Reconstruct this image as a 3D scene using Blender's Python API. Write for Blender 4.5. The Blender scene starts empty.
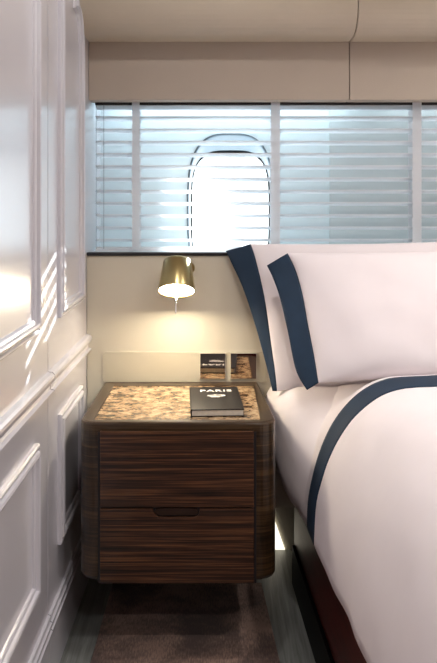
import bpy, bmesh, math, random
from mathutils import Vector, Matrix, noise
random.seed(3)
F = 777.0; CZ = 1.28          # focal length in pixels, camera height
SC = bpy.context.scene
COL = SC.collection
XW = -0.448                   # inner face of the left wall

def Z(r): return CZ + r       # heights measured from eye level
def P(px, py, D): return Vector(((px-218.5)*D/F, D, CZ+(205-py)*D/F))
def lerp(a, b, t): return a+(b-a)*t
def interp(tab, x):
    if x <= tab[0][0]: return tab[0][1]
    for (a, va), (b, vb) in zip(tab, tab[1:]):
        if x <= b: return lerp(va, vb, (x-a)/(b-a))
    return tab[-1][1]
def smooth(a, b, x):
    t = max(0, min(1, (x-a)/(b-a))); return t*t*(3-2*t)

# ---------------------------------------------------------------- materials
def new_mat(name):
    m = bpy.data.materials.new(name); m.use_nodes = True
    nt = m.node_tree; b = nt.nodes['Principled BSDF']
    return m, nt, b
def N(nt, typ, **kw):
    n = nt.nodes.new(typ)
    for k, v in kw.items(): setattr(n, k, v)
    return n
def coords(nt, scale=(1, 1, 1), rot=(0, 0, 0)):
    tc = N(nt, 'ShaderNodeTexCoord'); mp = N(nt, 'ShaderNodeMapping')
    mp.inputs['Scale'].default_value = scale; mp.inputs['Rotation'].default_value = rot
    nt.links.new(tc.outputs['Object'], mp.inputs['Vector']); return mp.outputs['Vector']
def nz(nt, vec, scale, detail=3, rough=.55, dist=0):
    n = N(nt, 'ShaderNodeTexNoise'); nt.links.new(vec, n.inputs['Vector'])
    n.inputs['Scale'].default_value = scale; n.inputs['Detail'].default_value = detail
    n.inputs['Roughness'].default_value = rough; n.inputs['Distortion'].default_value = dist
    return n.outputs['Fac']
def ramp(nt, fac, stops):
    r = N(nt, 'ShaderNodeValToRGB'); nt.links.new(fac, r.inputs['Fac'])
    el = r.color_ramp.elements
    while len(el) < len(stops): el.new(.5)
    for e, (p, c) in zip(el, stops):
        e.position = p; e.color = (c[0], c[1], c[2], 1)
    return r.outputs['Color']
def bump(nt, b, fac, strength, dist=.002):
    n = N(nt, 'ShaderNodeBump'); n.inputs['Strength'].default_value = strength
    n.inputs['Distance'].default_value = dist
    nt.links.new(fac, n.inputs['Height']); nt.links.new(n.outputs['Normal'], b.inputs['Normal'])
def simple(name, col, rough=.5, metal=0, coat=0, var=.06, vs=6, bstr=0, bscale=60, coatr=.05):
    m, nt, b = new_mat(name)
    v = coords(nt)
    c2 = tuple(c*(1-var) for c in col)
    c3 = tuple(min(1, c*(1+var)) for c in col)
    nt.links.new(ramp(nt, nz(nt, v, vs), [(.3, c2), (.7, c3)]), b.inputs['Base Color'])
    b.inputs['Roughness'].default_value = rough; b.inputs['Metallic'].default_value = metal
    b.inputs['Coat Weight'].default_value = coat; b.inputs['Coat Roughness'].default_value = coatr
    if bstr: bump(nt, b, nz(nt, v, bscale), bstr)
    return m

M = {}
M['lacquer'] = simple('white_lacquer', (.64, .63, .68), .34, coat=1.0, var=.015, vs=2, coatr=.24)
M['beige'] = simple('beige_panel', (.60, .56, .46), .55, var=.02, vs=3, bstr=.15, bscale=400)
M['splash'] = simple('beige_gloss_panel', (.56, .52, .41), .12, var=.02, vs=3)
M['leather'] = simple('overhead_fabric', (.58, .505, .40), .6, var=.03, vs=5, bstr=.2, bscale=300)
M['fascia'] = simple('fascia_fabric', (.47, .40, .33), .65, var=.03, vs=5, bstr=.2, bscale=300)
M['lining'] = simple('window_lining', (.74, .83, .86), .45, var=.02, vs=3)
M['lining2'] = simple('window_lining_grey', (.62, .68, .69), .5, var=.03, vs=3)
M['black'] = simple('black_trim', (.012, .010, .012), .4, var=.1)
M['gap'] = simple('dark_groove', (.05, .035, .03), .8, var=.1)
M['brass'] = simple('brushed_brass', (.50, .40, .19), .3, metal=1, var=.08, vs=20)
M['chrome'] = simple('polished_steel', (.80, .80, .80), .06, metal=1, var=.01)
M['porthole_steel'] = simple('porthole_steel', (.22, .27, .31), .28, metal=1, var=.02)
M['mirror'] = simple('mirror_plate', (.62, .56, .52), .04, metal=1, var=.01)
M['plinth_black'] = simple('black_plinth', (.002, .0016, .0016), .5, var=.1)
M['plinth_black'].node_tree.nodes['Principled BSDF'].inputs['Specular IOR Level'].default_value = .1
M['linen'] = simple('white_linen', (.84, .775, .79), .85, var=.012, vs=10, bstr=.12, bscale=500)
M['navy'] = simple('navy_cotton', (.005, .024, .055), .75, var=.12, vs=14, bstr=.15, bscale=500)
M['cord'] = simple('blind_cord', (.30, .33, .36), .8, var=.02)
M['book'] = simple('book_black_cover', (.010, .008, .008), .5, var=.1, coat=.0)
M['book'].node_tree.nodes['Principled BSDF'].inputs['Specular IOR Level'].default_value = .2
M['pages'] = simple('book_pages', (.55, .50, .42), .8, var=.08, vs=80)
M['white_print'] = simple('white_print', (.85, .84, .80), .6, var=.01)
M['white_skirting'] = simple('white_skirting', (.85, .83, .78), .5, var=.01)
M['porcelain'] = simple('white_trim', (.80, .80, .80), .3, var=.01)

def make_slat(name='blind_slat'):
    m, nt, b = new_mat(name)
    v = coords(nt, (1, 1, 1))
    nt.links.new(ramp(nt, nz(nt, v, 3), [(.3, (.88, .88, .90)), (.7, (.92, .91, .92))]), b.inputs['Base Color'])
    b.inputs['Roughness'].default_value = .35
    t = N(nt, 'ShaderNodeBsdfTranslucent'); t.inputs['Color'].default_value = (.93, .95, .97, 1)
    mx = N(nt, 'ShaderNodeMixShader'); mx.inputs[0].default_value = .58
    o = nt.nodes['Material Output']
    nt.links.new(b.outputs[0], mx.inputs[1]); nt.links.new(t.outputs[0], mx.inputs[2])
    nt.links.new(mx.outputs[0], o.inputs['Surface'])
    return m
M['slat'] = make_slat(); M['tape'] = make_slat('white_tape')

def make_wood(name, dark, mid, light, axis='X', gloss=.08, sc=1.0, coat=.7):
    m, nt, b = new_mat(name)
    s = {'X': (.6, 36, 36), 'Y': (26, .6, 26), 'Z': (26, 26, .6), 'S': (.8, .8, 26)}[axis]
    v = coords(nt, tuple(q*sc for q in s))
    f1 = nz(nt, v, 3.2, 5, .62, .25)
    v2 = coords(nt, tuple(q*sc*3.5 for q in s))
    f2 = nz(nt, v2, 3.0, 2, .5)
    mx = N(nt, 'ShaderNodeMath', operation='MULTIPLY_ADD')
    nt.links.new(f2, mx.inputs[0]); mx.inputs[1].default_value = .35
    ad = N(nt, 'ShaderNodeMath', operation='MULTIPLY'); nt.links.new(f1, ad.inputs[0]); ad.inputs[1].default_value = .72
    nt.links.new(ad.outputs[0], mx.inputs[2])
    nt.links.new(ramp(nt, mx.outputs[0], [(.42, dark), (.53, mid), (.66, light)]), b.inputs['Base Color'])
    b.inputs['Roughness'].default_value = .35
    b.inputs['Specular IOR Level'].default_value = .2
    b.inputs['Coat Weight'].default_value = coat; b.inputs['Coat Roughness'].default_value = gloss
    return m
M['wood'] = make_wood('macassar_wood', (.008, .004, .003), (.034, .013, .007), (.13, .053, .021))
M['woodside'] = make_wood('macassar_wood_side', (.012, .007, .004), (.030, .016, .007), (.075, .040, .017), axis='S')
M['wooddark'] = make_wood('macassar_wood_handle', (.012, .005, .003), (.03, .012, .006), (.06, .026, .012))
M['rim'] = make_wood('walnut_rim', (.030, .016, .007), (.044, .024, .010), (.066, .038, .016), axis='S', gloss=.12)
M['pull'] = make_wood('macassar_wood_pull', (.012, .005, .003), (.018, .007, .004), (.028, .012, .006))
M['cherry'] = make_wood('cherry_board', (.035, .004, .004), (.05, .006, .005), (.07, .010, .007), axis='Y', gloss=.3, coat=.04)

M['cherry'].node_tree.nodes['Principled BSDF'].inputs['Specular IOR Level'].default_value = .08
def make_floor():
    m, nt, b = new_mat('floor_boards')
    v = coords(nt, (30, 1.2, 1))
    f = nz(nt, v, 3, 6, .65, .3)
    nt.links.new(ramp(nt, f, [(.3, (.13, .135, .125)), (.6, (.25, .26, .245)), (.8, (.46, .48, .45))]), b.inputs['Base Color'])
    b.inputs['Roughness'].default_value = .45
    bump(nt, b, f, .3, .001)
    return m
M['floor'] = make_floor()
def make_rug():
    m, nt, b = new_mat('brown_rug')
    v = coords(nt)
    f = nz(nt, v, 5, 4, .6, .4)
    g = nz(nt, coords(nt, (120, 25, 1)), 2, 2)
    mx = N(nt, 'ShaderNodeMath', operation='MULTIPLY_ADD'); nt.links.new(g, mx.inputs[0]); mx.inputs[1].default_value = .35
    ad = N(nt, 'ShaderNodeMath', operation='MULTIPLY'); nt.links.new(f, ad.inputs[0]); ad.inputs[1].default_value = .7
    nt.links.new(ad.outputs[0], mx.inputs[2])
    nt.links.new(ramp(nt, mx.outputs[0], [(.42, (.07, .038, .030)), (.51, (.15, .088, .066)), (.61, (.32, .20, .15))]), b.inputs['Base Color'])
    b.inputs['Roughness'].default_value = .9
    b.inputs['Sheen Weight'].default_value = .3
    bump(nt, b, g, .5, .002)
    return m
M['rug'] = make_rug()
def make_marble():
    m, nt, b = new_mat('brown_marble')
    v = coords(nt, (1, 1.5, 1))
    a = nz(nt, v, 20, 6, .72, .9)
    c = nz(nt, v, 75, 4, .7, .5)
    mx = N(nt, 'ShaderNodeMath', operation='MULTIPLY_ADD'); nt.links.new(c, mx.inputs[0]); mx.inputs[1].default_value = .35
    ad = N(nt, 'ShaderNodeMath', operation='MULTIPLY'); nt.links.new(a, ad.inputs[0]); ad.inputs[1].default_value = .7
    nt.links.new(ad.outputs[0], mx.inputs[2])
    nt.links.new(ramp(nt, mx.outputs[0], [(.44, (.045, .024, .013)), (.485, (.14, .078, .04)), (.515, (.34, .22, .12)), (.61, (.52, .39, .24))]), b.inputs['Base Color'])
    b.inputs['Roughness'].default_value = .18
    return m
M['marble'] = make_marble()
def make_glass():
    m, nt, b = new_mat('porthole_glass')
    t = N(nt, 'ShaderNodeBsdfTransparent'); g = N(nt, 'ShaderNodeBsdfGlossy'); g.inputs['Roughness'].default_value = .02
    mx = N(nt, 'ShaderNodeMixShader'); mx.inputs[0].default_value = .06
    t.inputs['Color'].default_value = (.96, .99, 1, 1)
    nt.links.new(t.outputs[0], mx.inputs[1]); nt.links.new(g.outputs[0], mx.inputs[2])
    nt.links.new(mx.outputs[0], nt.nodes['Material Output'].inputs['Surface'])
    return m
M['glass'] = make_glass()
def emis(name, col, s):
    m, nt, b = new_mat(name)
    e = N(nt, 'ShaderNodeEmission'); e.inputs['Color'].default_value = (*col, 1); e.inputs['Strength'].default_value = s
    nt.links.new(e.outputs[0], nt.nodes['Material Output'].inputs['Surface']); return m
M['lamp'] = emis('lamp_glow', (1, .86, .65), 92)
M['down'] = emis('downlight_glow', (1, .86, .72), 12)
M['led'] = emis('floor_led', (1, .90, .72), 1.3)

# ---------------------------------------------------------------- geometry helpers
def link(name, bm, mat, parent=None, origin=None, local=False, sm=False, bevel=0, seg=2):
    """one mesh object; vertices come in world space unless local"""
    bmesh.ops.remove_doubles(bm, verts=bm.verts, dist=1e-6)
    bmesh.ops.recalc_face_normals(bm, faces=bm.faces)
    me = bpy.data.meshes.new(name)
    o = bpy.data.objects.new(name, me); COL.objects.link(o)
    if parent is not None:
        o.parent = parent
        if not local:
            org = Vector(parent['_w'])
            bmesh.ops.translate(bm, verts=bm.verts, vec=-org)
            o['_w'] = tuple(org)
        else: o['_w'] = parent['_w']
    elif not local:
        if origin is None:
            xs = [v.co for v in bm.verts]
            origin = Vector(((min(c.x for c in xs)+max(c.x for c in xs))/2, (min(c.y for c in xs)+max(c.y for c in xs))/2, min(c.z for c in xs)))
        bmesh.ops.translate(bm, verts=bm.verts, vec=-Vector(origin)); o.location = origin
        o['_w'] = tuple(origin)
    bm.to_mesh(me); bm.free()
    for x in (mat if isinstance(mat, list) else [mat]): me.materials.append(x)
    if sm:
        for p in me.polygons: p.use_smooth = True
    if bevel:
        bv = o.modifiers.new('bevel', 'BEVEL'); bv.width = bevel; bv.segments = seg; bv.limit_method = 'ANGLE'; bv.angle_limit = .7
    return o
def thing(name, loc, label, cat, group=None, rot=(0, 0, 0)):
    o = bpy.data.objects.new(name, None); COL.objects.link(o)
    o.location = loc; o.rotation_euler = rot; o['_w'] = tuple(loc)
    o.empty_display_size = .05
    tag(o, label, cat, group); return o
def tag(o, label, cat, group=None, kind=None):
    o['label'] = label; o['category'] = cat
    if group: o['group'] = group
    if kind: o['kind'] = kind
    return o
def struct(o, label=None):
    o['kind'] = 'structure'
    if label: o['label'] = label
    return o
def box(bm, x0, x1, y0, y1, z0, z1):
    v = [bm.verts.new((x, y, z)) for x in (x0, x1) for y in (y0, y1) for z in (z0, z1)]
    for f in ((0, 1, 3, 2), (4, 6, 7, 5), (0, 4, 5, 1), (2, 3, 7, 6), (0, 2, 6, 4), (1, 5, 7, 3)):
        bm.faces.new([v[i] for i in f])
    return bm
def bx(*a): return box(bmesh.new(), *a)
def bridge(bm, a, b, closed=True):
    n = len(a)
    for i in range(n if closed else n-1):
        j = (i+1) % n
        try: bm.faces.new((a[i], a[j], b[j], b[i]))
        except ValueError: pass
def loft(rings, closed=True, cap=True, bm=None):
    bm = bm or bmesh.new()
    R = [[bm.verts.new(p) for p in r] for r in rings]
    for a, b in zip(R, R[1:]): bridge(bm, a, b, closed)
    if cap:
        for r in (R[0], R[-1]):
            try: bm.faces.new(r)
            except ValueError: pass
    return bm
def lathe(prof, n=40, bm=None):
    bm = bm or bmesh.new()
    R = [[bm.verts.new((r*math.cos(2*math.pi*i/n), r*math.sin(2*math.pi*i/n), z)) for i in range(n)] for r, z in prof]
    for a, b in zip(R, R[1:]): bridge(bm, a, b)
    return bm, R
def tube(pts, r, n=12, bm=None):
    bm = bm or bmesh.new(); rings = []
    pts = [Vector(p) for p in pts]
    for i, p in enumerate(pts):
        d = (pts[min(i+1, len(pts)-1)]-pts[max(i-1, 0)]).normalized()
        a = d.orthogonal().normalized() if i == 0 else (rings_a - d*rings_a.dot(d)).normalized()
        rings_a = a; b = d.cross(a)
        rings.append([p+r*(math.cos(2*math.pi*k/n)*a+math.sin(2*math.pi*k/n)*b) for k in range(n)])
    return loft(rings, bm=bm)

# ---------------------------------------------------------------- camera
cam = bpy.data.cameras.new('camera'); co = bpy.data.objects.new('camera', cam); COL.objects.link(co)
co.location = (0, 0, CZ); co.rotation_euler = (math.pi/2, 0, 0)
cam.sensor_fit = 'VERTICAL'; cam.sensor_height = 36; cam.lens = F/663*36
cam.shift_y = -126.5/663; cam.clip_start = .05
SC.camera = co

# ---------------------------------------------------------------- room shell
XR = 2.05; YB = -.9; ZT = 2.34
struct(link('floor', bx(XW, XR, YB, 2.95, -.06, 0), M['floor']))
struct(link('ceiling', bx(XW-.06, XR, YB, 3.3, ZT, ZT+.06), M['leather']))
struct(link('wall_right', bx(XR, XR+.06, YB, 3.3, 0, ZT), M['fascia']))
struct(link('wall_front', bx(XW, XR, YB-.06, YB, 0, ZT), M['cherry']))
bm = bx(XW-.06, XW, 2.0435, 3.3, 0, ZT); box(bm, XW-.06, XW, YB, 1.05, 0, ZT)
wl = struct(link('wall_left', bm, M['lacquer']))
door = struct(link('door_1', bx(XW-.055, XW, 1.053, 2.0375, .004, ZT-.004), M['lacquer']), 'white lacquered panelled door')
struct(link('trim_1', bx(XW-.07, XW-.010, 2.034, 2.048, 0, ZT), M['gap']), 'dark gap between door and wall')

PR0 = [(0, 0), (0, .007), (.004, .010), (.008, .010), (.010, .006), (.013, .006), (.016, .013), (.022, .015), (.027, .013), (.029, .007), (.034, .006), (.037, .004), (.039, 0)]
PR = [(o, h*1.0) for o, h in PR0]
def off(pts, o):
    n = len(pts); res = []
    for i in range(n):
        a, b, c = Vector(pts[i-1]), Vector(pts[i]), Vector(pts[(i+1) % n])
        d1 = (b-a).normalized(); d2 = (c-b).normalized()
        n1 = Vector((-d1.y, d1.x)); n2 = Vector((-d2.y, d2.x))
        m = (n1+n2); m = m/ (1+n1.dot(n2)) if 1+n1.dot(n2) > .05 else n1
        res.append(b+m*o)
    return res
def frame_mould(name, pts, parent, w=1.0):
    """picture-frame moulding round a wall panel; pts counter-clockwise in (Y,Z)"""
    rings = []
    for o, h in PR:
        rings.append([(XW+h*1.15-.0002*(h == 0), p.x, p.y) for p in off(pts, o*w)])
    return link(name, loft(rings, cap=False), M['lacquer'], parent)
def rect(y0, y1, z0, z1): return [(y0, z0), (y1, z0), (y1, z1), (y0, z1)]
def rail(name, y0, y1, prof, parent):
    rings = [[(XW+h, y, z) for z, h in prof] for y in (y0, y1)]
    return link(name, loft(rings), M['lacquer'], parent)
zb = Z(-.315)
frame_mould('panel_moulding', rect(1.14, 1.912, zb, Z(.80)), door)
frame_mould('panel_moulding', rect(1.14, 1.905, Z(-.960), Z(-.584)), door)
frame_mould('panel_moulding', rect(2.165, 2.52, Z(-.947), Z(-.584)), wl)
# upper far panel: its top corner curves round under the overhead locker
cv = [(2.165, zb), (2.535, zb), (2.535, Z(.44))]
for k in range(1, 9):
    a = k/8*math.pi/2
    cv.append((2.535-.098*(1-math.cos(a)), Z(.44)+.20*math.sin(a)))
cv += [(2.437, Z(.95)), (2.165, Z(.95))]
frame_mould('panel_moulding', cv, wl)
RP0 = [(Z(-.494), 0), (Z(-.494), .010), (Z(-.491), .015), (Z(-.486), .015), (Z(-.484), .006), (Z(-.470), .005), (Z(-.468), .010), (Z(-.461), .015), (Z(-.452), .017), (Z(-.445), .016), (Z(-.440), .011), (Z(-.438), 0)]
RP = [(z, h*1.1) for z, h in RP0]
rail('chair_rail', 1.053, 2.036, RP, door); rail('chair_rail', 2.0455, 2.638, RP, wl)
BP = [(0.0, 0), (0.0, .004), (Z(-1.128), .004), (Z(-1.126), .011), (Z(-1.118), .013), (Z(-1.113), .007), (Z(-1.108), .007), (Z(-1.104), .012), (Z(-1.097), .012), (Z(-1.093), .006), (Z(-1.088), .005), (Z(-1.084), .009), (Z(-1.078), .007), (Z(-1.076), 0)]
BPd = [(max(z, .006), h) for z, h in BP]
struct(rail('baseboard_left', 2.0435, 2.885, BP, None)); rail('skirting', 1.053, 2.0385, BPd, door)

# back wall behind the bed head
HB = 2.64
bm = bx(XW+.0005, XR, HB, 2.70, Z(-1.03), Z(-.172))
struct(link('wall_back', bm, M['beige'], bevel=.003), 'beige panelled wall behind the bedside cabinet')
struct(link('trim_2', bx(XW+.0005, XR, HB-.006, 2.665, Z(-.172), Z(-.161)), M['black'], bevel=.002), 'dark edge of the window ledge')
struct(link('trim_3', bx(XW, XR, 2.665, 2.95, Z(-.20), Z(-.164)), M['lining']), 'window ledge')
struct(link('trim_4', bx(XW+.014, XR, 2.885, 2.95, 0, Z(-.30)), M['beige']), 'recessed lower wall')
# shallow gloss back panel with rounded top corners
pts = []
x0, x1, z0, z1, r = (103-218.5)*HB/F, (266-218.5)*HB/F, Z(-.60), Z(-.4995), .012
for cx, cz, a0 in ((x1-r, z1-r, 0), (x0+r, z1-r, 90)):
    for k in range(7):
        a = math.radians(a0+k*15); pts.append((cx+r*math.cos(a), cz+r*math.sin(a)))
pts += [(x0, z0), (x1, z0)]
o = link('splash_panel', loft([[(x, y, z) for x, z in pts] for y in (HB, HB-.004)]), M['splash'])
tag(o, 'low glossy beige splash panel on the wall behind the bedside cabinet', 'wall panel')

# fascia above window and overhead locker with rounded lower edge, each in two lengths
SX = .452
for i, (a, b) in enumerate(((XW+.0005, SX-.0012), (SX+.0012, XR))):
    struct(link('trim_%d' % (5+i), bx(a, b, 2.68, 2.76, Z(.362), Z(.60)), M['fascia'], bevel=.002), 'beige fascia above the blind')
    prof = [(2.76, Z(.562)), (2.64, Z(.562)), (2.605, Z(.5625))]
    for k in range(1, 11):
        a_ = k/10*math.pi/2
        prof.append((2.605-.10*math.sin(a_), Z(.5625)+.10*(1-math.cos(a_))))
    prof += [(2.505, ZT), (2.76, ZT)]
    o = link('overhead_locker', loft([[(x, y, z) for y, z in prof] for x in (a, b)]), M['leather'])
    m = o.modifiers.new('bevel', 'BEVEL'); m.width = .002; m.limit_method = 'ANGLE'; m.angle_limit = 1.2
    tag(o, ['long beige overhead locker with rounded lower edge, reaching the left wall',
            'beige overhead locker right of the vertical seam'][i], 'locker', 'overhead lockers above the window')
struct(link('trim_7', bx(SX-.004, SX+.004, 2.69, 2.75, Z(.365), Z(.56)), M['gap']), 'seam in the fascia')

# hull lining with porthole
def outline(cx, a, cz, h, e, n=72):
    res = []
    for i in range(n):
        t = 2*math.pi*i/n; c, s = math.cos(t), math.sin(t)
        res.append((cx+a*math.copysign(abs(c)**(2/e), c), cz+h*math.copysign(abs(s)**(2/e), s)))
    return res
LF = 2.95
fo = outline(.046, .162, Z(-.017), .283, 3.0)
bm = bmesh.new()
def sheet(bm, x0, x1, z0, z1, y, hole):
    corners = [(x1, z0), (x1, z1), (x0, z1), (x0, z0)]
    ov = [bm.verts.new((x, y, z)) for x, z in corners]; iv = [bm.verts.new((x, y, z)) for x, z in hole]
    ed = [bm.edges.new((ov[i], ov[(i+1) % 4])) for i in range(4)] + [bm.edges.new((iv[i], iv[(i+1) % len(iv)])) for i in range(len(iv))]
    bmesh.ops.triangle_fill(bm, edges=ed, use_beauty=True)
sheet(bm, XW, .42, Z(-.32), Z(.56), LF, fo); sheet(bm, XW, .42, Z(-.32), Z(.56), LF+.03, fo)
loft([[(x, y, z) for x, z in fo] for y in (LF, LF+.03)], cap=False, bm=bm)
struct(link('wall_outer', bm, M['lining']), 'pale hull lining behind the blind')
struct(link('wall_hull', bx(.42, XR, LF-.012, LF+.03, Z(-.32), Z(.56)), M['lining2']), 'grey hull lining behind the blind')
struct(link('wall_above', bx(XW, XR, 2.76, LF+.15, Z(.44), Z(.46)), M['lining']), 'top of the window recess')
win = struct(link('window_1', loft([[(x, y, z) for x, z in o_] for y, o_ in (
    (LF-.006, outline(.046, .166, Z(-.017), .289, 3.0)), (LF-.008, outline(.046, .163, Z(-.017), .285, 3.0)),
    (LF+.0, outline(.046, .159, Z(-.017), .280, 3.0)), (LF+.05, outline(.046, .158, Z(-.02), .266, 3.1)),
    (LF+.10, outline(.047, .157, Z(-.026), .243, 3.4)), (LF+.13, outline(.047, .156, Z(-.03), .238, 3.8)),
    (LF+.131, outline(.047, .20, Z(-.03), .30, 3.5)))], cap=False), M['porthole_steel'], sm=True), 'polished steel porthole')
g = loft([[(x, y, z) for x, z in o_] for y, o_ in (
    (LF+.122, outline(.047, .1585, Z(-.03), .240, 3.8)), (LF+.119, outline(.047, .1540, Z(-.03), .2355, 4)),
    (LF+.126, outline(.047, .1510, Z(-.03), .2315, 4)), (LF+.136, outline(.047, .1510, Z(-.03), .2315, 4)),
    (LF+.136, outline(.047, .1585, Z(-.03), .240, 3.8)))], cap=False)
o = link('gasket', g, M['black'], win, sm=True); o['label'] = 'black porthole gasket'
o = link('glass', loft([[(x, y, z) for x, z in outline(.047, .155, Z(-.03), .236, 4)] for y in (LF+.128, LF+.133)]), M['glass'], win)
# outside of hull keeps daylight out everywhere but the porthole
bm = bmesh.new(); ho = outline(.047, .175, Z(-.03), .26, 3.6)
sheet(bm, XW-.2, XR+.2, -.2, ZT+.2, LF+.132, ho)
struct(link('wall_shell', bm, M['gap']), 'outer hull')

# ---------------------------------------------------------------- venetian blind
bl = thing('venetian_blind', (.55, 2.77, Z(-.164)), 'white horizontal slat blind with fabric ladder tapes across the window', 'blind')
BX0, BX1 = -.436, 1.75
bm = bmesh.new(); tilt = math.radians(12)
for k in range(12):
    y = 104.3+12.25*k; zf = Z((205-y)*2.748/F)
    if k == 0: zf -= .004
    sec = []
    for s in (-1, 1):
        for q in range(7):
            u = (q/6-.5) if s == 1 else (.5-q/6)
            d = .050*u
            crown = .0022*(1-(2*u)**2)
            yy = 2.773+d*math.cos(tilt) - crown*math.sin(-tilt)*0
            zz = zf-.025*math.sin(tilt)-d*math.sin(tilt)+crown+s*.0013
            sec.append((yy, zz))
    loft([[(x, a, b) for a, b in sec] for x in (BX0, BX1)], bm=bm)
link('slats', bm, M['slat'], bl)
bm = bx(BX0, BX1, 2.750, 2.798, Z(-.1635), Z(-.150))
link('bottom_rail', bm, M['slat'], bl, bevel=.003)
bm = bx(BX0, BX1, 2.742, 2.80, Z(.353), Z(.40))
o = link('head_rail', bm, M['black'], bl, bevel=.002); o['label'] = 'black head rail'
for a, b in ((132, 139.5), (271, 280), (412.5, 421.5)):
    xa, xb = (a-218.5)*2.74/F, (b-218.5)*2.74/F
    bm = bx(xa, xb, 2.7395, 2.7405, Z(-.155), Z(.375)); box(bm, xa, xb, 2.8025, 2.8035, Z(-.155), Z(.375))
    for k in range(12):
        zf = Z((205-(104.3+12.25*k))*2.748/F)-.011-.0045
        box(bm, xa, xb, 2.7405, 2.8025, zf-.0004, zf+.0002) if k > 0 else None
    link('ladder_tape', bm, M['tape'], bl)
for a in (96.2, 103.8):
    xa = (a-218.5)*2.745/F
    bm = tube([(xa, 2.745, Z(-.155)), (xa, 2.745, Z(.36))], .0011, 6)
    link('ladder_cord', bm, M['cord'], bl)

# ---------------------------------------------------------------- bedside cabinet
NZ1 = Z(-.601); NZ0 = Z(-1.046)
cab = thing('bedside_cabinet', (-.12, 2.40, NZ0), 'glossy dark-wood wall-hung bedside cabinet with two drawers beside the bed', 'bedside cabinet')
NF, NB = 2.150, 2.638
def nsx(y): return lerp(.133, .160, (NB-y)/(NB-NF))
def plan(inset=0, r=.045, n=8):
    """cabinet outline seen from above, front corners rounded"""
    f = NF+inset; xl = -.387+inset; res = [(xl, NB)]
    for k in range(n+1):
        a = math.pi+math.pi/2*k/n
        res.append((xl+r+r*math.cos(a), f+r+r*math.sin(a)))
    xr = nsx(f)-inset
    for k in range(n+1):
        a = -math.pi/2+math.pi/2*k/n
        res.append((xr-r+r*math.cos(a), f+r+r*math.sin(a)))
    res.append((nsx(NB)-inset, NB))
    return res
ML, MR, MF, MB_ = -.349, .118, 2.176, 2.585      # marble
# body: stacked rings, rounded underneath, with the two drawer openings left as a recess
rings = []
for zz, ins in ((NZ0, .022), (NZ0+.003, .012), (NZ0+.009, .004), (NZ0+.018, 0), (NZ1-.026, 0)):
    rings.append([(x, y, zz) for x, y in plan(ins)])
bm = loft(rings)
body = link('carcass', bm, M['woodside'], cab)
DX0, DX1 = (100.5-218.5)*NF/F, (253.8-218.5)*NF/F
# cut drawer recess with a boolean-free approach: the drawers stand 6 mm proud of a dark reveal
link('reveal', bx(DX0-.007, DX1+.007, NF-.0012, NF+.01, NZ0+.001, NZ1-.0265), M['black'], cab)
# top frame
rings = []
for zz, ins in ((NZ1-.026, 0), (NZ1-.006, 0), (NZ1-.002, .0018), (NZ1, .006)):
    rings.append([Vector((x, y, zz)) for x, y in plan(ins)])
bm = bmesh.new()
R = [[bm.verts.new(p) for p in r] for r in rings]
for a, b in zip(R, R[1:]): bridge(bm, a, b)
bm.faces.new(R[0])
n = len(R[-1])
inner = [(ML, MB_), (ML, MF), (MR, MF), (MR, MB_)]
iv = [bm.verts.new((x, y, NZ1)) for x, y in inner]
top = R[-1]; ed = [e for e in bm.edges if e.verts[0] in top and e.verts[1] in top]
ed += [bm.edges.new((iv[i], iv[(i+1) % 4])) for i in range(4)]
bmesh.ops.triangle_fill(bm, edges=ed, use_beauty=True)
iv2 = [bm.verts.new((x, y, NZ1-.006)) for x, y in inner]
bridge(bm, iv, iv2)
o = link('top_frame', bm, M['rim'], cab); o['label'] = 'brown wooden top rim'
o = link('marble_top', bx(ML+.0005, MR-.0005, MF+.0005, MB_-.0005, NZ1-.012, NZ1-.0015), M['marble'], cab, bevel=.0008); o['label'] = 'brown and tan marble inset'
ZS = Z((205-506.6)*NF/F)             # line between drawers
ZTD = Z((205-430.3)*NF/F)
hx0, hx1 = (153.5-218.5)*NF/F, (200-218.5)*NF/F
def drawer(z0, z1, cut):
    dr = link('drawer', bm_drawer(z0, z1, cut), M['wood'], cab, bevel=.0012)
    return dr
def bm_drawer(z0, z1, cut):
    pts = [(DX0, z0), (DX1, z0), (DX1, z1)]
    if cut:    # pill-shaped notch in the top edge
        d = .0235; r = .0225
        pts.append((hx1, z1))
        for k in range(0, 9):
            a = math.radians(0-k*90/8); pts.append((hx1-r+r*math.cos(a), z1-d+r+r*math.sin(a)))
        for k in range(0, 9):
            a = math.radians(-90-k*90/8); pts.append((hx0+r+r*math.cos(a), z1-d+r+r*math.sin(a)))
        pts.append((hx0, z1))
    pts.append((DX0, z1))
    b = bmesh.new()
    F1 = [b.verts.new((x, NF-.011, z)) for x, z in pts]; F2 = [b.verts.new((x, NF-.0013, z)) for x, z in pts]
    bridge(b, F1, F2)
    for L in (F1, F2):
        if not cut: b.faces.new(L); continue
        m = L[3:-1]; h = len(m)//2          # notch points between the two upper corners
        b.faces.new([L[1], L[2]]+m[:h]); b.faces.new(m[h:]+[L[-1], L[0]])
        b.faces.new([L[0], L[1], m[h-1], m[h]])
    return b
drawer(ZS+.002, ZTD, False)
d2 = drawer(NZ0+.004, ZS-.002, True)
# recessed finger pull: dark scoop behind the notch with a lip
bm = loft([[(x, y, z) for x, z in outline((hx0+hx1)/2, (hx1-hx0)/2-.005, ZS-.0105, .0092, 5, 40)] for y in (NF-.0014, NF-.0085)])
o = link('finger_pull', bm, M['pull'], d2); o['label'] = 'pill-shaped finger pull with dark outline'

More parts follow.
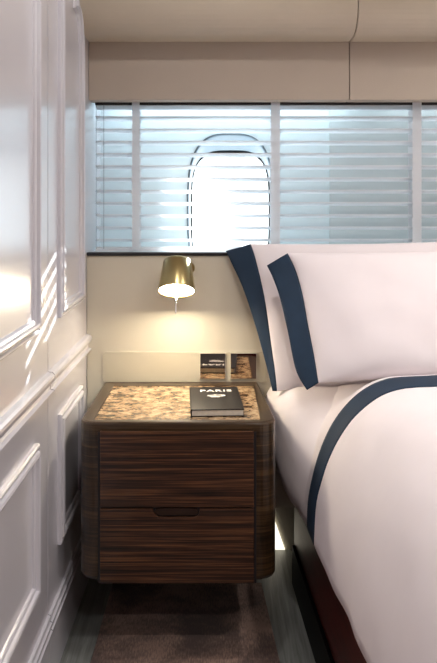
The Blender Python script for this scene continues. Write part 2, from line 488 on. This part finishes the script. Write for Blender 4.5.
# ---------------------------------------------------------------- book
bk = thing('book', (0, 0, 0), 'black hardback book titled PARIS lying on the marble top', 'book')
p0 = P(191, 416.6, 2.207); p0.z = NZ1-.0013
bk.location = p0; bk['_w'] = tuple(p0); bk.rotation_euler = (0, 0, math.radians(2.9))
BW, BL, BT = .152, .272, .021
bm = bx(0, BW, 0, BL, BT-.003, BT)
box(bm, 0, BW, 0, BL, 0, .003); box(bm, -.001, .003, 0, BL, 0, BT)
link('cover', bm, M['book'], bk, local=True, bevel=.0008)
o = link('page_block', bx(.003, BW-.003, .0012, BL-.004, .003, BT-.003), M['pages'], bk, local=True); o['label'] = 'beige page block'
def text(name, s, size, loc, mat, parent, space=1.0, sx=1, bold=.012):
    cu = bpy.data.curves.new(name, 'FONT'); cu.body = s; cu.size = size; cu.align_x = 'CENTER'; cu.space_character = space
    cu.extrude = .0002; cu.offset = bold*size
    t = bpy.data.objects.new('tmp', cu); COL.objects.link(t)
    bpy.context.view_layer.update()
    me = bpy.data.meshes.new_from_object(t.evaluated_get(bpy.context.evaluated_depsgraph_get()))
    bpy.data.objects.remove(t)
    me.transform(Matrix.Translation(loc) @ Matrix.Diagonal((sx, 1, 1, 1)))
    me.materials.clear(); me.materials.append(mat)
    o = bpy.data.objects.new(name, me); COL.objects.link(o); o.parent = parent; o['_w'] = parent['_w']; return o
text('title', 'PARIS', .034, (BW*.53, BL-.062, BT+.0002), M['white_print'], bk, 1.15, 1.05, .02)['label'] = 'white title PARIS'
bm = bmesh.new()
def blob(cx, cy, a, b, ph):
    pts = [(cx+a*math.cos(t)*(1+.12*math.sin(3*t+ph)), cy+b*math.sin(t)*(1+.14*math.sin(5*t+ph))) for t in [2*math.pi*i/28 for i in range(28)]]
    loft([[(x, y, z) for x, y in pts] for z in (BT, BT+.0004)], bm=bm)
blob(BW*.50, BL-.118, .021, .016, 0); blob(BW*.60, BL-.112, .015, .012, 1); blob(BW*.42, BL-.112, .013, .009, 2)
link('emblem', bm, M['white_print'], bk, local=True)['label'] = 'white cloud-shaped emblem'

# ---------------------------------------------------------------- polished wall plates
for a, b, lb in ((200.2, 225.3, 'left square polished socket plate above the cabinet, nearer the lamp'),
                 (230.6, 256.4, 'right square polished plate above the cabinet, nearest the pillows')):
    D = HB-.006; xa, xb = (a-218.5)*D/F, (b-218.5)*D/F; za, zb_ = Z((205-378.6)*D/F), Z((205-353.2)*D/F)
    t = thing('wall_plate', ((xa+xb)/2, HB-.004, za), lb, 'wall plate', 'polished wall plates')
    link('backing', bx(xa-.002, xb+.002, HB-.0065, HB-.004, za-.002, zb_+.002), M['beige'], t)['label'] = 'thin beige surround'
    link('plate', bx(xa, xb, HB-.010, HB-.0065, za, zb_), M['mirror'], t, bevel=.001)['label'] = 'mirror-polished face'

# ---------------------------------------------------------------- wall lamp
lc = P(176.5, 291.5, 2.515)
th = -math.radians(29)
lamp = thing('wall_lamp', lc, 'brass wall lamp with tilted conical shade, switched on', 'lamp', rot=(th, 0, 0))
H = .108; rb, rt = .0605, .0455
bm, R = lathe([(rb-.002, 0), (rb, 0), (rb, .003), (rt+.001, H-.004), (rt-.002, H), (rt-.006, H+.0005), (.002, H+.001)], 48)
bm.faces.new(R[-1])
bm2, R2 = lathe([(rb-.002, 0), (rb-.0035, .004), (rt-.002, H-.006), (.002, H-.005)], 48, bm)
link('shade', bm, M['brass'], lamp, local=True, sm=True)
bm, R = lathe([(.0005, .006), (rb-.006, .006), (rb-.006, .010), (.0005, .010)], 40)
link('diffuser', bm, M['lamp'], lamp, local=True)['label'] = 'glowing warm white diffuser'
link('switch_stem', tube([(0, 0, .006), (0, 0, -.076)], .0026, 10), M['chrome'], lamp, local=True, sm=True)['label'] = 'thin steel stem below the shade'
# arm and wall rose, in the lamp's own frame
inv = Matrix.Rotation(-th, 3, 'X')
def L(v): return inv @ (Vector(v)-lc)
cx_, cz_ = (188.5-218.5)*2.63/F, Z((205-268)*2.63/F)
bm = tube([L((cx_, HB, cz_)), L((cx_, HB-.012, cz_))], .021, 24)
link('wall_rose', bm, M['brass'], lamp, local=True)
bm = tube([L((cx_, HB-.010, cz_)), L((cx_, HB-.045, cz_)), L((cx_-.006, HB-.078, cz_-.002)), L((cx_-.018, HB-.088, cz_-.003))], .005, 12)
link('arm', bm, M['chrome'], lamp, local=True, sm=True)['label'] = 'short steel arm'

# ---------------------------------------------------------------- rug
bm = bmesh.new()
pr = [(-.357, -.2), (.30, -.2), (.205, 1.6), (.145, 2.62), (-.357, 2.62)]
loft([[(x, y, z) for x, y in pr] for z in (0, .008)], bm=bm)
o = link('rug', bm, M['rug'], bevel=.003); tag(o, 'dark brown cut-pile rug on the floor under the bedside cabinet', 'rug')

# glowing panel put in as a bright white patch, low on the recessed wall
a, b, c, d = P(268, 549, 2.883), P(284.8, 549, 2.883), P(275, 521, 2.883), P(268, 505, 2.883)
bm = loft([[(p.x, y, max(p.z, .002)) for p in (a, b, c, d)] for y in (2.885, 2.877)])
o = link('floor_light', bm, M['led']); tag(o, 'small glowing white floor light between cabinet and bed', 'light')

# ---------------------------------------------------------------- bed
def edge(D): return .262+.05*(2.2-D)            # hem line of the bed side
FB, HBk = .55, 2.63
bed = thing('bed', (1.0, 1.6, 0), 'double bed with glossy dark cherry base on a black plinth', 'bed')
bm = bmesh.new()
def slab(bm, o, z0, z1, x1, y0, y1):
    loft([[(edge(y0)+o, y0, z), (edge(y1)+o, y1, z), (x1, y1, z), (x1, y0, z)] for z in (z0, z1)], bm=bm); return bm
link('plinth', slab(bmesh.new(), .008, 0, Z(-1.15), 1.9, FB+.03, 2.63), M['plinth_black'], bed)['label'] = 'black plinth'
link('side_board', slab(bmesh.new(), .016, Z(-1.15), Z(-.945), 1.92, FB, 2.635), M['cherry'], bed, bevel=.006)['label'] = 'dark red cherry side board'

def side_profile(ex, top, bot, dome, n=26, inset=0):
    """left half-round of bedding from hem, over the shoulder, to the middle of the bed; (x,z) list"""
    pts = []
    for k in range(n+1):
        s = k/n
        a = s*math.pi/2
        # super-ellipse shoulder
        e = 2.35
        x = ex+.21*(1-math.cos(a)**(2/e))*1.25
        z = bot+(top-bot)*math.sin(a)**(2/e)
        pts.append((x, z))
    return pts
# mattress in a white sheet
mat_edge = [(.7, edge(.7)+.05), (2.12, edge(2.12)+.04), (2.22, .285), (2.30, .238), (2.38, .196), (2.46, .168), (2.54, .158), (2.62, .156)]
mat_bot = [(.7, -.944), (2.28, -.944), (2.36, -.925), (2.44, -.85), (2.5, -.80), (2.63, -.78)]
rings = []
ys = [.60+.05*i for i in range(30)]+[2.08+.03*i for i in range(19)]
for y in ys:
    ex, bt = interp(mat_edge, y), Z(interp(mat_bot, y))
    tp = Z(lerp(-.66, -.572, smooth(2.24, 2.44, y)))
    pts = []
    rr = lerp(.19, .10, smooth(2.2, 2.44, y))
    for k in range(9):
        a = math.pi+math.pi/2*k/8*-1
        pts.append((ex+rr+rr*math.cos(a), tp-rr+rr*math.sin(a)))
    h2 = tp-rr
    lo = [(ex+.03, bt), (ex+.006, bt+.03)]+[(ex-.004*math.sin(math.pi*q), lerp(bt+.03, h2, q)) for q in (.3, .6)]
    ring = [(1.85, bt)]+lo+pts+[(1.85, tp)]
    out = []
    for x, z in ring:
        w = noise.noise(Vector((x*5, y*7, z*6)))*.005 if x < 1.8 else 0
        out.append((x+w, y, z))
    rings.append(out)
o = link('mattress', loft(rings), M['linen'], sm=True)
tag(o, 'thick mattress in a white sheet on the dark bed base', 'mattress')

# duvet, one closed cloth with the navy stripe as a part let into it
def duv_top(x, y):
    z = -.497+.012*smooth(.3, 1.0, x)
    z += .030*smooth(2.15, 1.5, y)
    z -= .07*smooth(2.235, 2.36, y)
    return z
SY0, SY1 = 2.108, 2.222
def duv_ring(y, thick=0, sx=0):
    ex = edge(y)-.006+.012*smooth(2.1, 1.6, y)
    ex = ex - .055*smooth(2.24, 2.46, y)
    bot = -.925+.08*smooth(2.26, 2.44, y)
    pts = []
    n = 44
    for k in range(n+1):
        s = k/n
        if s < .7:
            a = s/.7*math.pi/2
            e = 2.1
            x = ex+.26*(1-abs(math.cos(a))**(2/e)*1.0)
            z = lerp(bot, duv_top(x, y), math.sin(a)**(2/e))
        else:
            x = ex+.26+(s-.7)/.3*(1.86-ex-.26); z = duv_top(x, y)
        # folds and wrinkles
        hang = max(0, 1-(k/n)/.45)
        fold = math.sin(y*19+math.sin(y*7)*1.6)*.003*hang*smooth(2.2, 1.6, y)
        w = noise.noise(Vector((x*4.5, y*3.5, z*4.5)))*.009 + noise.noise(Vector((x*12, y*9, z*12)))*.0025
        pts.append(Vector((x-w*.6+fold-thick*math.cos(min(1, s/.7)*math.pi/2), y, CZ+z+w+thick*math.sin(min(1, s/.7)*math.pi/2))))
    return pts
def duvet_strip(ys, thick, bottom):
    rings = []
    for i, y in enumerate(ys):
        up = duv_ring(y, thick)
        lo = [Vector((p.x, p.y, p.z)) for p in duv_ring(y, thick-bottom)][::-1]
        rings.append(up+lo)
    return loft(rings)
def rng(a, b, st):
    n = max(1, round((b-a)/st)); return [a+(b-a)*i/n for i in range(n+1)]
bm = duvet_strip(rng(.56, SY0, .03)+rng(SY0, SY1, .012)[1:]+rng(SY1, 2.46, .014)[1:], 0, .02)
du = link('duvet', bm, M['linen'], sm=True)
tag(du, 'puffy white duvet with a navy stripe covering the bed', 'duvet')
o = link('stripe', duvet_strip(rng(SY0, SY1, .012), .0016, .0014), M['navy'], du, sm=True); o['label'] = 'navy blue stripe across the duvet'

# ---------------------------------------------------------------- pillows
def curve(pts, t):
    """smooth curve through points, t in 0..1"""
    n = len(pts)-1; f = t*n; i = min(n-1, int(f)); u = f-i
    p = [pts[max(0, min(n, i+j))] for j in (-1, 0, 1, 2)]
    return .5*((2*p[1])+(-p[0]+p[2])*u+(2*p[0]-5*p[1]+4*p[2]-p[3])*u*u+(-p[0]+3*p[1]-3*p[2]+p[3])*u**3)
def pillow(name, outer, inner, right, thick, label, seed, nrm):
    """outer/inner: the flange's two long edges from top to bottom; right: far end"""
    root_o = None
    NU, NV = 40, 26
    def surf(A, B, u, v): return curve(A, v).lerp(curve(B, v), u)
    nrm = Vector(nrm).normalized()
    def bodyshape(u, v, s):
        p = surf(inner, right, u, v)
        q = (max(0, 1-abs(2*u-1)**2.6)**.62)*(max(0, 1-abs(2*v-1)**2.2)**.6)
        w = noise.noise(Vector((u*5+seed, v*4, s)))*.014*q + noise.noise(Vector((u*13+seed, v*7, s)))*.006*q
        pu = 1-.0
        # edges pull in a touch between the corners
        mid = surf(inner, right, u, .5)
        pull = .035*math.sin(math.pi*u)
        p = p.lerp(mid, pull*(1 if abs(v-.5) > 0 else 0))
        return p+nrm*s*(thick*q+w)
    bm = bmesh.new()
    G = {}
    for s in (1, -1):
        for i in range(NU+1):
            for j in range(NV+1):
                # finer towards the seams
                u = .5-.5*math.cos(math.pi*i/NU); v = .5-.5*math.cos(math.pi*j/NV)
                G[s, i, j] = bm.verts.new(bodyshape(u, v, s if 0 < i < NU and 0 < j < NV else s*1e-3) + nrm*s*.0015)
    for s in (1, -1):
        for i in range(NU):
            for j in range(NV):
                bm.faces.new([G[s, i, j], G[s, i+1, j], G[s, i+1, j+1], G[s, i, j+1]])
    def side(a, b): 
        for p, q in zip(a, a[1:]):
            bm.faces.new([G[1, *p], G[1, *q], G[-1, *q], G[-1, *p]])
    side([(i, 0) for i in range(NU+1)], 0); side([(i, NV) for i in range(NU+1)], 0)
    side([(0, j) for j in range(NV+1)], 0); side([(NU, j) for j in range(NV+1)], 0)
    root = link(name, bm, M['linen'], sm=True)
    tag(root, label, 'pillow', 'pillows at the head of the bed')
    # flange
    rings = []
    for j in range(33):
        v = j/32
        a, b = curve(outer, v), curve(inner, v)
        r = []
        for s in (1, -1):
            for i in range(9):
                u = i/8 if s == 1 else 1-i/8
                wv = .0035*math.sin(v*17+seed*3+u*2)*math.sin(math.pi*(.15+.85*(1-u)))
                p = a.lerp(b, u)+nrm*(wv+s*.0022)
                r.append(p)
        rings.append(r)
    o = link('flange', loft(rings), M['navy'], root, sm=True); o['label'] = 'navy blue border'
    return root
# back pillow
out = [P(226, 251, 2.622), P(232, 264, 2.61), P(243, 288, 2.585), P(255, 324, 2.545), P(266, 364, 2.50), P(272.6, 391, 2.475)]
inn = [P(250.5, 244, 2.60), P(256, 261, 2.585), P(263, 290, 2.56), P(269, 328, 2.52), P(274, 365, 2.485), P(277, 391, 2.46)]
rgt = [Vector((.92, 2.60, Z(-.115))), Vector((.95, 2.59, Z(-.2))), Vector((.96, 2.56, Z(-.3))), Vector((.96, 2.53, Z(-.4))), Vector((.97, 2.49, Z(-.5))), Vector((.95, 2.46, Z(-.56)))]
pillow('pillow', out, inn, rgt, .050, 'back white pillow with navy border, leaning on the wall', 1.3, (.05, -1, .3))
out = [P(267, 265.5, 2.47), P(273, 278, 2.45), P(280, 298, 2.42), P(288, 332, 2.365), P(296, 370, 2.325), P(307, 390, 2.295)]
inn = [P(287.5, 253.5, 2.46), P(296, 271, 2.44), P(303, 298, 2.40), P(309, 330, 2.355), P(315, 362, 2.315), P(318.5, 383, 2.29)]
rgt = [Vector((1.0, 2.46, Z(-.135))), Vector((1.02, 2.44, Z(-.2))), Vector((1.03, 2.4, Z(-.3))), Vector((1.03, 2.36, Z(-.38))), Vector((1.02, 2.32, Z(-.45))), Vector((1.0, 2.28, Z(-.50)))]
pillow('pillow', out, inn, rgt, .075, 'front white pillow with navy border, propped against the other pillow', 4.1, (.05, -1, .35))

# ---------------------------------------------------------------- lights
def area(name, loc, rot, size, power, col, spread=math.pi, shape='DISK', sy=None):
    l = bpy.data.lights.new(name, 'AREA'); l.shape = shape; l.size = size; l.energy = power; l.color = col; l.spread = spread
    if sy: l.size_y = sy
    o = bpy.data.objects.new(name, l); COL.objects.link(o); o.location = loc; o.rotation_euler = rot; return o
spots = [(.95, 1.95, 3.5, 120), (.9, .7, 9, 160), (.1, .7, 2.5, 160), (.0, 1.78, 3.7, 172), (1.65, 1.4, 7, 160), (.5, -.35, 10, 170)]
proto = None
for i, (x, y, pw, sp) in enumerate(spots):
    b_, R = lathe([(.045, ZT-.001), (.055, ZT-.001), (.058, ZT-.006), (.055, ZT-.008), (.045, ZT-.004)], 28)
    bmesh.ops.translate(b_, verts=b_.verts, vec=(x, y, 0))
    o = link('downlight', b_, M['chrome'], origin=(x, y, ZT), sm=True)
    tag(o, 'round recessed ceiling downlight outside the view', 'light', 'ceiling downlights')
    area('downlight_lamp', (x, y, ZT-.012), (0, 0, 0), .09, pw, (1, .95, .92), math.radians(sp))
# unseen fill lamps added in the window recess, brightening lining and slats

area('recess_strip_top', (.05, 2.87, Z(.435)), (math.radians(12), 0, 0), .9, 1.35, (.78, .93, 1), shape='RECTANGLE', sy=.05)
area('recess_strip_top_right', (1.2, 2.87, Z(.435)), (math.radians(12), 0, 0), 1.2, 1.0, (.85, .95, 1), shape='RECTANGLE', sy=.05)
sun = bpy.data.lights.new('sun', 'SUN'); sun.energy = 17; sun.angle = math.radians(.6); sun.color = (1, .97, .92)
so = bpy.data.objects.new('sun', sun); COL.objects.link(so)
so.rotation_euler = Vector((-.405, -.80, -.26)).to_track_quat('-Z', 'Y').to_euler()

w = bpy.data.worlds.new('sky'); SC.world = w; w.use_nodes = True
nt = w.node_tree; bg = nt.nodes['Background']
tc = N(nt, 'ShaderNodeTexCoord'); n = N(nt, 'ShaderNodeTexNoise'); n.inputs['Scale'].default_value = 3
nt.links.new(tc.outputs['Generated'], n.inputs['Vector'])
nt.links.new(ramp(nt, n.outputs['Fac'], [(.35, (.82, .93, 1)), (.65, (1, 1, 1))]), bg.inputs['Color'])
bg.inputs['Strength'].default_value = 2.4

vs = SC.view_settings
SC.display_settings.display_device = 'sRGB'
vs.view_transform = 'Standard'; vs.look = 'None'; vs.gamma = 1; vs.exposure = .38; vs.use_curve_mapping = False
SC.cycles.max_bounces = 10
for o in list(bpy.data.objects):
    if '_w' in o: del o['_w']
